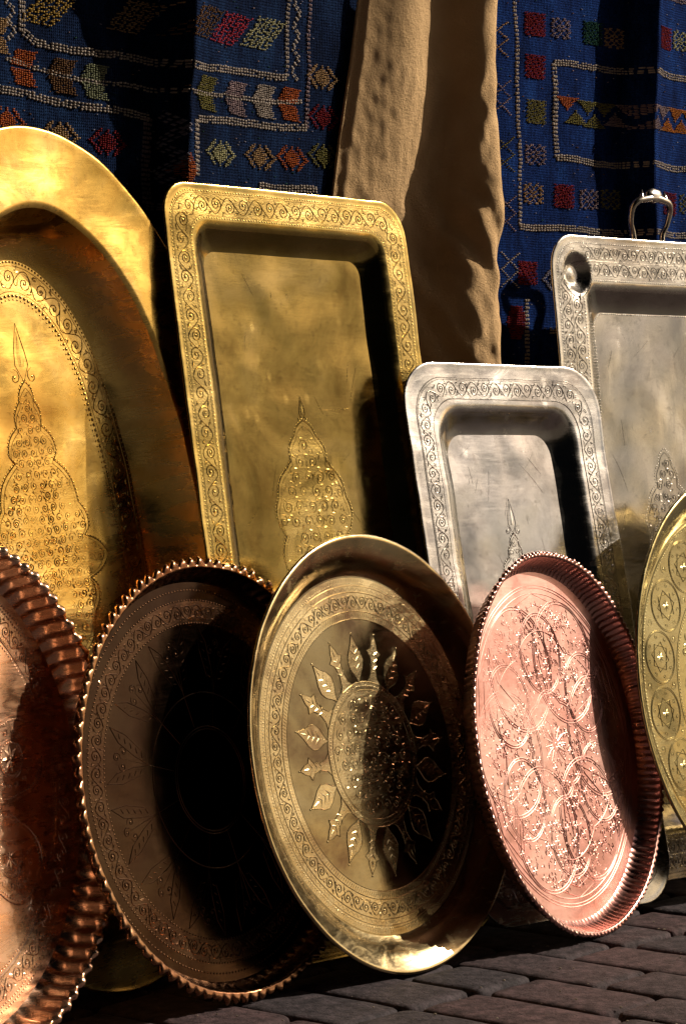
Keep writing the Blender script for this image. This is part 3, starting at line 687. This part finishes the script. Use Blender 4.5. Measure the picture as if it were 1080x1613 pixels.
# --- silver tray with handle and corner cups
def handled():
    W, H = .456, .8714
    T = rect_tray('rectangular_tray', 'pale silver rectangular tray with a curved carrying handle and a round corner cup', (.7426, .175), W, H, .1209, .0053, -.0009, .045, .070, .030, .022, M_HAND, lift=.001, cups=[(sx*(W/2-.0505), sy*(H/2-.052), .028, .012) for sx in (-1, 1) for sy in (-1, 1)])
    T.loft('rim', [zr(T.R(.0125+.0455*q/18), .0006) for q in range(19)], 1); T.beads_on('rim', T.R(.0105), .0003, .0040, .0013)
    T.scroll_band('rim', T.R(.0235), .0007, .020); T.scroll_band('rim', T.R(.046), .0007, .021); T.ridge('rim', T.R(.0345), .0006, closed=True)
    T.beads_on('rim', T.R(.0605), .0003, .0044, .0014)
    zf = T.zf; T.beads_on('well', T.R(.1015), zf, .004, .0012)
    P_ = lobed(smooth_prof([(.0, .150), (.014, .130), (.024, .100), (.045, .070), (.050, .04), (.044, .03), (.048, 0)])); T.beads_on('well', P_, zf, .0042, .0012); T.ridge('well', [(x*.9, y*.96) for x, y in P_], zf, .0012, .0006, closed=True)
    T.fill_scroll('well', inside_poly([(x*.86, y*.93) for x, y in P_]), (-.05, -.15, .05, .15), zf, .009)
    T.force = True
    for cx, cy, r, dp in T.cups:
        for rr_, st_ in ((r*1.03, .0040), (r*.47, .0032)): T.beads_on('rim', [(cx+x, cy+y) for x, y in ell(rr_, rr_, 60)], .0003, st_, .0011)
        T.ridge0('rim', [(cx+x, cy+y) for x, y in ell(r*1.10, r*1.10, 60)], .0003, closed=True)
    T.force = False
    # handle on the top edge (and its twin below), rising behind the rim and curving forwards
    xa, xb = -.047, .014
    for sg in (1,):
        pts = [(xa, H/2-.010, -.004, .0042), (xa-.001, H/2+.008, -.004, .0045), (xa-.008, H/2+.022, 0, .0040), (xa-.010, H/2+.040, .006, .0046), (xa-.003, H/2+.050, .010, .0056),
               (xa+.012, H/2+.054, .012, .0060), ((xa+xb)/2, H/2+.056, .012, .0066), (xb-.012, H/2+.054, .012, .0060), (xb+.003, H/2+.050, .010, .0056), (xb+.010, H/2+.040, .006, .0046), (xb+.008, H/2+.022, 0, .0040), (xb+.001, H/2+.008, -.004, .0045), (xb, H/2-.010, -.004, .0042)]
        # dense resample
        A = np.array(pts); tt = np.linspace(0, len(pts)-1, 90); i = np.minimum(tt.astype(int), len(pts)-2); fr = (tt-i)[:, None]
        def cat(i, fr):
            g = lambda k: A[np.clip(k, 0, len(pts)-1)]
            p0, p1, p2, p3 = g(i-1), g(i), g(i+1), g(i+2)
            return .5*((2*p1)+(-p0+p2)*fr+(2*p0-5*p1+4*p2-p3)*fr**2+(-p0+3*p1-3*p2+p3)*fr**3)
        C_ = cat(i, fr); mb = MB(); vs = []; fs = []; m_ = 12
        for k in range(len(C_)):
            t = C_[min(k+1, len(C_)-1)][:3]-C_[max(k-1, 0)][:3]; t = Vector(t).normalized(); nz_ = Vector((0, 0, 1)); sd = t.cross(nz_).normalized(); up = sd.cross(t)
            for q in range(m_):
                an = 2*PI*q/m_; rr_ = C_[k][3]*1.2; p = Vector(C_[k][:3])+sd*math.cos(an)*rr_*.72+up*math.sin(an)*rr_*.8
                vs.append((p.x, p.y+T.hb, p.z))
        for k in range(len(C_)-1):
            for q in range(m_): q2 = (q+1) % m_; fs.append((k*m_+q, (k+1)*m_+q, (k+1)*m_+q2, k*m_+q2))
        mb.add(vs, fs)
        # shell crest and two horns on the crossbar
        cx, cy, cz = (xa+xb)/2, H/2+.057, .012; n = 24; vs = []; fs = []
        for lay, (sc_, zz) in enumerate(((1, -.003), (1, .002), (.85, .0045), (.4, .0062))):
            for k in range(n):
                an = 2*PI*k/n; rr_ = .0165*(1+.05*math.cos(7*an)); x = math.cos(an)*rr_*sc_; y = math.sin(an)*rr_*.62*sc_
                vs.append((cx+x, cy+y+.002+T.hb, cz+zz))
        for l in range(3):
            for k in range(n): k2 = (k+1) % n; fs.append((l*n+k, l*n+k2, (l+1)*n+k2, (l+1)*n+k))
        fs.append(tuple(range(n-1, -1, -1))); fs.append(tuple(3*n+k for k in range(n))); mb.add(vs, fs)
        for e in (-1, 1):
            hx = cx+e*.026; vs = [(hx+.0045*math.cos(k*PI/3), cy-.004+T.hb, cz+.004*math.sin(k*PI/3)) for k in range(6)]+[(hx+.003*math.cos(k*PI/3)-e*.001, cy+.003+T.hb, cz+.003*math.sin(k*PI/3)) for k in range(6)]+[(hx-e*.003, cy+.010+T.hb, cz)]
            mb.add(vs, [(k, 6+k, 6+(k+1) % 6, (k+1) % 6) for k in range(6)]+[(6+k, 12, 6+(k+1) % 6) for k in range(6)])
        mb.build('handle', M_HAND, T.root)
    T.finish()
handled()

# --- round trays
def round_tray(name, label, base, R, lean, yaw, mats, kind, d, nl=0, wall_w=.006, lobe=.004, flute=.0008, rope=False):
    T = Tray(name, label, base, lean, yaw, 0, R, mats, GF)
    if kind == 'plain':
        n = 220; E_ = lambda i: ell(R-i, R-i, n)
        prof = [(.0035, -.004), (.0012, -.0042), (0, -.0022), (.0008, -.0004), (.003, .0002), (.006, -.0010), (.012, -.0035), (.020, -.0068), (.028, -.012), (.034, -.018), (.039, -.0225), (.045, -d)]
        T.loft('rim', [zr(E_(i), z) for i, z in prof])
        T.loft('rim', [zr(E_(i), z) for i, z in [(.045, -d-.0015), (.036, -.021), (.026, -.014), (.014, -.0065), (.0035, -.004)]])
        fr = R-.045
    else:
        n = nl*10; ri = R-lobe
        def ring(r, z, fl=0, lo=0, dz=0):
            o = []
            for k in range(n):
                a = 2*PI*k/n; jt = noise.noise(Vector((math.cos(a)*7, math.sin(a)*7, 3)))*.9; am_ = 1+.55*noise.noise(Vector((math.cos(a)*26, math.sin(a)*26, 9)))
                c = am_*math.cos(nl*a+jt); q = am_*abs(math.cos((nl*a+jt)/2))**.6; fl_ = .0012*noise.noise(Vector((math.cos(a)*4, math.sin(a)*4, 1)))
                rr_ = r+fl*c+lo*q+(fl_ if z > -d*.9 else 0)
                if rope: a2 = a+.5*2*PI/nl*0
                o.append((rr_*math.cos(a), rr_*math.sin(a), z+dz*(q if lo else c)))
            return o
        rw = ri-wall_w
        if rope:
            rings = [ring(R-.0105, -.012), ring(R-.006, -.010, .001), ring(R-.001, -.005, .0016), ring(R-.002, .001, .0012, 0, .0014), ring(R-.007, .0035, .0008, 0, .0022), ring(R-.010, .001, -.0006, 0, .0012), ring(R-.0115, -.006, -.0014)]
            T.loft('rim', rings)
            wl_ = [ring(R-.0115, -.006, -.0014), ring(R-.0130, -d*.5, -.0018), ring(R-.016, -d*.82, -.0012), ring(R-.023, -d, -.0002)]
            T.loft('rim', wl_); T.loft('rim', [ring(R-.023, -d-.0015), ring(R-.0145, -d*.8, -.0012), ring(R-.0105, -d*.4, -.0016), ring(R-.0105, -.012)])
            fr = R-.023
        else:
            rings = [ring(ri-.002, -.0030, .0), ring(ri-.001, -.0028, 0, lobe*.9), ring(ri, -.0012, 0, lobe), ring(ri, .0004, 0, lobe*.7, .0020), ring(ri, .0008, 0, lobe*.25, .0016), ring(ri-.0005, .0016), ring(ri-.0020, .0016), ring(ri-.003, -.0005, flute*.3)]
            T.loft('rim', rings)
            wl_ = [ring(ri-.003, -.0005, flute*.3), ring(ri-.0035, -.004, flute), ring(ri-wall_w*.55, -d*.55, flute*1.2), ring(ri-wall_w*.8, -d*.85, flute*.8), ring(ri-wall_w-.003, -d)]
            T.loft('rim', wl_); T.loft('rim', [ring(ri-wall_w-.003, -d-.0015), ring(ri-wall_w*.8+.0015, -d*.85, flute*.8), ring(ri-wall_w*.55+.0015, -d*.55, flute*1.2), ring(ri-.002, -.0030)])
            fr = ri-wall_w-.003
    nn = 220 if kind == 'plain' else n; fo = ell(fr, fr, nn)
    st = [1-.97*q/26 for q in range(27)]
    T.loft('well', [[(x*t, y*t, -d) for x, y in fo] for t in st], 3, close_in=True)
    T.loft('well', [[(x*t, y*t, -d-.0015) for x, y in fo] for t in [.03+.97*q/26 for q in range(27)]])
    T.zf = -d+.0002; T.fr = fr
    return T
C_ = lambda r, n=200: ell(r, r, n)
def petal(T, a, r0, r1, w, kind, z):
    ca, sa = math.cos(a), math.sin(a); X = lambda u, v: (u*ca-v*sa, u*sa+v*ca); L_ = r1-r0
    if kind == 0:   # leaf shaped boss
        pr = [(0, .0), (.12, .25), (.3, .8), (.45, 1), (.62, .82), (.78, .4), (1, 0)]
    else:           # stem opening in a three pointed flower
        pr = [(0, .95), (.12, .5), (.35, .28), (.55, .45), (.66, .95), (.72, .50), (.84, .38), (1, 0)]
    up = [X(r0+L_*t, w*q) for t, q in pr]; dn = [X(r0+L_*t, -w*q) for t, q in reversed(pr)]
    out = up+dn
    T.mb('well').add([T.P(*X(r0+L_*t, w*q*e), z+.0001) for t, q in pr for e in (1, 0, -1)], [(k*3+i, k*3+i+1, (k+1)*3+i+1, (k+1)*3+i) for k in range(len(pr)-1) for i in range(2)], 1); T.ridge('well', out, z, .0013, .0010, closed=True)
    x, y = X(r1+.002, 0); T.bead('well', x, y, z, .0014, .001)
    for t in (.3, .45, .6):
        for e in (-1, 1):
            x, y = X(r0+L_*t, 0); T.leaf('well', x, y, a+e*.9, w*.7, w*.28, z)
    x, y = X(r0+L_*.72, 0); T.leaf('well', x, y, a, L_*.2, w*.3, z)
    for t in (.15, .25, .38, .5):
        x, y = X(r0+L_*t, 0); T.bead('well', x, y, z, .001)
def field(r, r0=0):
    return lambda x, y, m=0: (r0+m) < math.hypot(x, y) < r-m

T = round_tray('round_tray', 'round grey brass tray with a ring of chased petals, half in shade', (-.0085, -.008), .2504, .2014, .1704, M_BRAS, 'plain', .025)
z = T.zf; T.warp_amp = .0013
T.band_sheet('well', C_(.2035), C_(.155), z)
T.ticks_on('well', C_(.2005), z, .0032, .0045, .0012, .2); T.beads_on('well', C_(.197), z, .0040, .0012); T.ridge('well', C_(.194), z, closed=True)
for i, (x, y, tx, ty) in enumerate(resample(C_(.190), .0045)):
    e = 1 if i % 2 else -1; T.ridge('well', [(x-tx*.0022-ty*e*.002, y-ty*.0022+tx*e*.002), (x, y), (x+tx*.0022+ty*e*.002, y+ty*.0022-tx*e*.002)], z, .0012, .0008)
T.ridge('well', C_(.1865), z, .0016, .001, closed=True); T.scroll_band('well', C_(.1755), z+.0001, .0175); T.ridge('well', C_(.1645), z, .0016, .001, closed=True)
T.ticks_on('well', C_(.160), z, .0038, .0065, .0016, .35, .001); T.ridge('well', C_(.1555), z, closed=True)
for k in range(20): petal(T, PI/2+k*2*PI/20+.04, .082, .138, .0135 if k % 2 else .0145, k % 2, z)
T.sheet('well', C_(.083, 90), z+.0001); T.ridge('well', C_(.083), z, .0018, .001, closed=True); T.ridge('well', C_(.074), z, .0014, .001, closed=True); T.beads_on('well', C_(.0785), z, .0040, .0012)
T.fill_scroll('well', field(.073, .0), (-.075, -.075, .075, .075), z+.0001, .0098); T.finish()

T = round_tray('round_tray', 'pink copper round tray with a finely scalloped rim and lacework chasing', (.299, -.009), .2349, .1954, .2465, M_PINK, 'crimp', .024, nl=156, wall_w=.015, lobe=.0045, flute=.0008)
z = T.zf; T.warp_amp = .0018; T.rel = .45; T.mats = T.mats[:2]+[T.mats[3], T.mats[3]]
for r in (.196, .1925, .186): T.ridge('well', C_(r), z, .0013, .0006, closed=True)
for k in range(12):
    a = k*2*PI/12; cx, cy = .112*math.cos(a), .112*math.sin(a)
    if True:
        for rr_ in ((.076, .0725) if k % 2 == 0 else (.050, .047)): 
            pts = [(cx+rr_*math.cos(q*2*PI/60), cy+rr_*math.sin(q*2*PI/60)) for q in range(60)]; T.ridge('well', pts, z, .0015, .0009, closed=True)
for r in (.060, .0565, .125):
    pts = [(r*(1+.12*abs(math.sin(3*q*2*PI/120)))*math.cos(q*2*PI/120), r*(1+.12*abs(math.sin(3*q*2*PI/120)))*math.sin(q*2*PI/120)) for q in range(120)]; T.ridge('well', pts, z, .0015, .0009, closed=True)
for k in range(6):
    a = k*PI/3+.5; 
    for s_ in (1, .93):
        T.ridge('well', [(.178*s_*math.cos(a-.26), .178*s_*math.sin(a-.26)), (.145*s_*math.cos(a-.1), .145*s_*math.sin(a-.1)), (.055*math.cos(a), .055*math.sin(a)), (.145*s_*math.cos(a+.1), .145*s_*math.sin(a+.1)), (.178*s_*math.cos(a+.26), .178*s_*math.sin(a+.26)), (.186*s_*math.cos(a), .186*s_*math.sin(a))], z, .0014, .0009, closed=True)
random.seed(21)
y = -.18
while y < .18:
    x = -.18
    while x < .18:
        px, py = x+random.uniform(-.003, .003), y+random.uniform(-.003, .003)
        if math.hypot(px, py) < .176:
            q = random.random()
            if q < .25: T.rosette('well', px, py, .0060, z)
            elif q < .6: T.spiral('well', px, py, .0052, random.uniform(0, 6.28), z, 1.3, random.choice((-1, 1)), .0011, .0005)
            for k in range(3):
                a = random.uniform(0, 6.28); T.leaf('well', px+math.cos(a)*.0068, py+math.sin(a)*.0068, a+1.6, .0048, .0015, z, .0006, bend=random.uniform(-1, 1))
        x += .0132
    y += .0128
for k in range(14): T.leaf('well', .008*math.cos(k*PI/7), .008*math.sin(k*PI/7), k*PI/7, .020, .0045, z)
T.finish()

random.seed(5)
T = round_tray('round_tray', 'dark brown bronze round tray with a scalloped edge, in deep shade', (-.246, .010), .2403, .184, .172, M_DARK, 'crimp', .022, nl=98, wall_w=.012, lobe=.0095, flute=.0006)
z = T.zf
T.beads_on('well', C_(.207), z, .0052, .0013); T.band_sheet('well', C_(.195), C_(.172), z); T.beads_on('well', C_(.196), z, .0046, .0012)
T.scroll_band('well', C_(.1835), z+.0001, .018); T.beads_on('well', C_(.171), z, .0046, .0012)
for k in range(12):
    a = k*PI/6+PI/12; ca, sa = math.cos(a), math.sin(a); X = lambda u, v: (u*ca-v*sa, u*sa+v*ca)
    for e in (-1, 1):
        T.ridge('well', [X(.100, 0), X(.125, e*.006), X(.150, e*.016), X(.164, e*.030), X(.140, e*.026), X(.112, e*.012)], z, .0013, .0008)
        x, y = X(.142, e*.008); T.spiral('well', x, y, .0062, a, z, 1.2, e)
        for q in range(5): x, y = X(.112+q*.009, e*(.006+q*.0035)); T.leaf('well', x, y, a+e*1.2, .006, .0016, z)
    x, y = X(.152, 0); T.spiral('well', x, y, .0065, a+PI, z, 1.4, 1); T.ridge('well', [X(.060, 0), X(.1, 0), X(.145, 0)], z, .0012, .0007)
for r in (.055, .058, .095): T.ridge('well', C_(r), z, .0013, .0008, closed=True)
T.finish()

T = round_tray('round_tray', 'rose copper round tray with a thick rope edge and deep fluted wall', (-.632, -.040), .2615, .138, .285, M_LEFT, 'crimp', .036, nl=88, rope=True)
z = T.zf; T.warp_amp = .002; fr = T.fr
T.beads_on('well', C_(fr-.010), z, .0042, .0013); T.beads_on('well', C_(fr-.015), z, .0042, .0013)
T.band_sheet('well', C_(fr-.017), C_(fr-.040), z); T.scroll_band('well', C_(fr-.0285), z+.0001, .019)
T.ridge('well', C_(fr-.042), z, closed=True); T.beads_on('well', C_(fr-.046), z, .0042, .0012)
for k in range(8):
    a = k*PI/4+.2; ca, sa = math.cos(a), math.sin(a); X = lambda u, v: (u*ca-v*sa, u*sa+v*ca)
    P_ = [X(.130+.050*math.cos(q*2*PI/60)*(1+.10*abs(math.sin(2*q*2*PI/60))), .040*math.sin(q*2*PI/60)*(1+.12*abs(math.sin(2*q*2*PI/60)))) for q in range(60)]
    T.ridge('well', P_, z, .0016, .001, closed=True); T.beads_on('well', off_poly(P_, .004), z, .0042, .0012); 
    x, y = X(.130, 0); T.rosette('well', x, y, .014, z, 8); T.beads_on('well', [(x+.017*math.cos(q*PI/15), y+.017*math.sin(q*PI/15)) for q in range(30)], z, .004, .0012)
    T.ridge('well', [(x+.020*math.cos(q*PI/15), y+.020*math.sin(q*PI/15)) for q in range(30)], z, closed=True)
    for q in range(16):
        b_ = q*PI/8; x, y = X(.130+.034*math.cos(b_), .027*math.sin(b_)); T.spiral('well', x, y, .0048, b_, z, 1.2, 1 if q % 2 else -1)
    for e in (-1, 1): x, y = X(.178, e*.030); T.rosette('well', x, y, .008, z)
T.fill_scroll('well', field(.075), (-.08, -.08, .08, .08), z, .0095); T.ridge('well', C_(.077), z, closed=True); T.beads_on('well', C_(.081), z, .0045, .0013)
T.finish()

T = round_tray('round_tray', 'greenish brass round tray with star medallions, cut off at the right', (.724, .045), .276, .173, .12, M_RGHT, 'plain', .026)
z = T.zf; T.warp_amp = .0012
T.band_sheet('well', C_(.226), C_(.146), z); T.ridge('well', C_(.2275), z, .0014, .001, closed=True); T.beads_on('well', C_(.2245), z, .0046, .0014)
NS = 16
for k in range(NS):
    a = (k+.35)*2*PI/NS; cx, cy = .186*math.cos(a), .186*math.sin(a)
    for rr_ in (.0345, .0325): T.ridge('well', [(cx+rr_*math.cos(q*PI/20), cy+rr_*math.sin(q*PI/20)) for q in range(40)], z, .0014, .001, closed=True)
    for rot in (0, PI/4):
        T.ridge('well', [(cx+.020*math.cos(a+rot+q*PI/2), cy+.020*math.sin(a+rot+q*PI/2)) for q in range(4)], z, .0018, .0011, closed=True)
    T.rosette('well', cx, cy, .008, z, 8)
    for q in range(8): b_ = a+PI/8+q*PI/4; T.spiral('well', cx+.0265*math.cos(b_), cy+.0265*math.sin(b_), .004, b_, z, 1.2, 1)
    a2 = a+PI/NS
    for rr_ in (.214, .158): T.spiral('well', rr_*math.cos(a2), rr_*math.sin(a2), .0075, a2, z, 1.4, 1)
T.ridge('well', C_(.146), z, .0014, .001, closed=True); T.beads_on('well', C_(.142), z, .0044, .0012)
T.fill_scroll('well', field(.136, .05), (-.14, -.14, .14, .14), z, .011); T.finish()
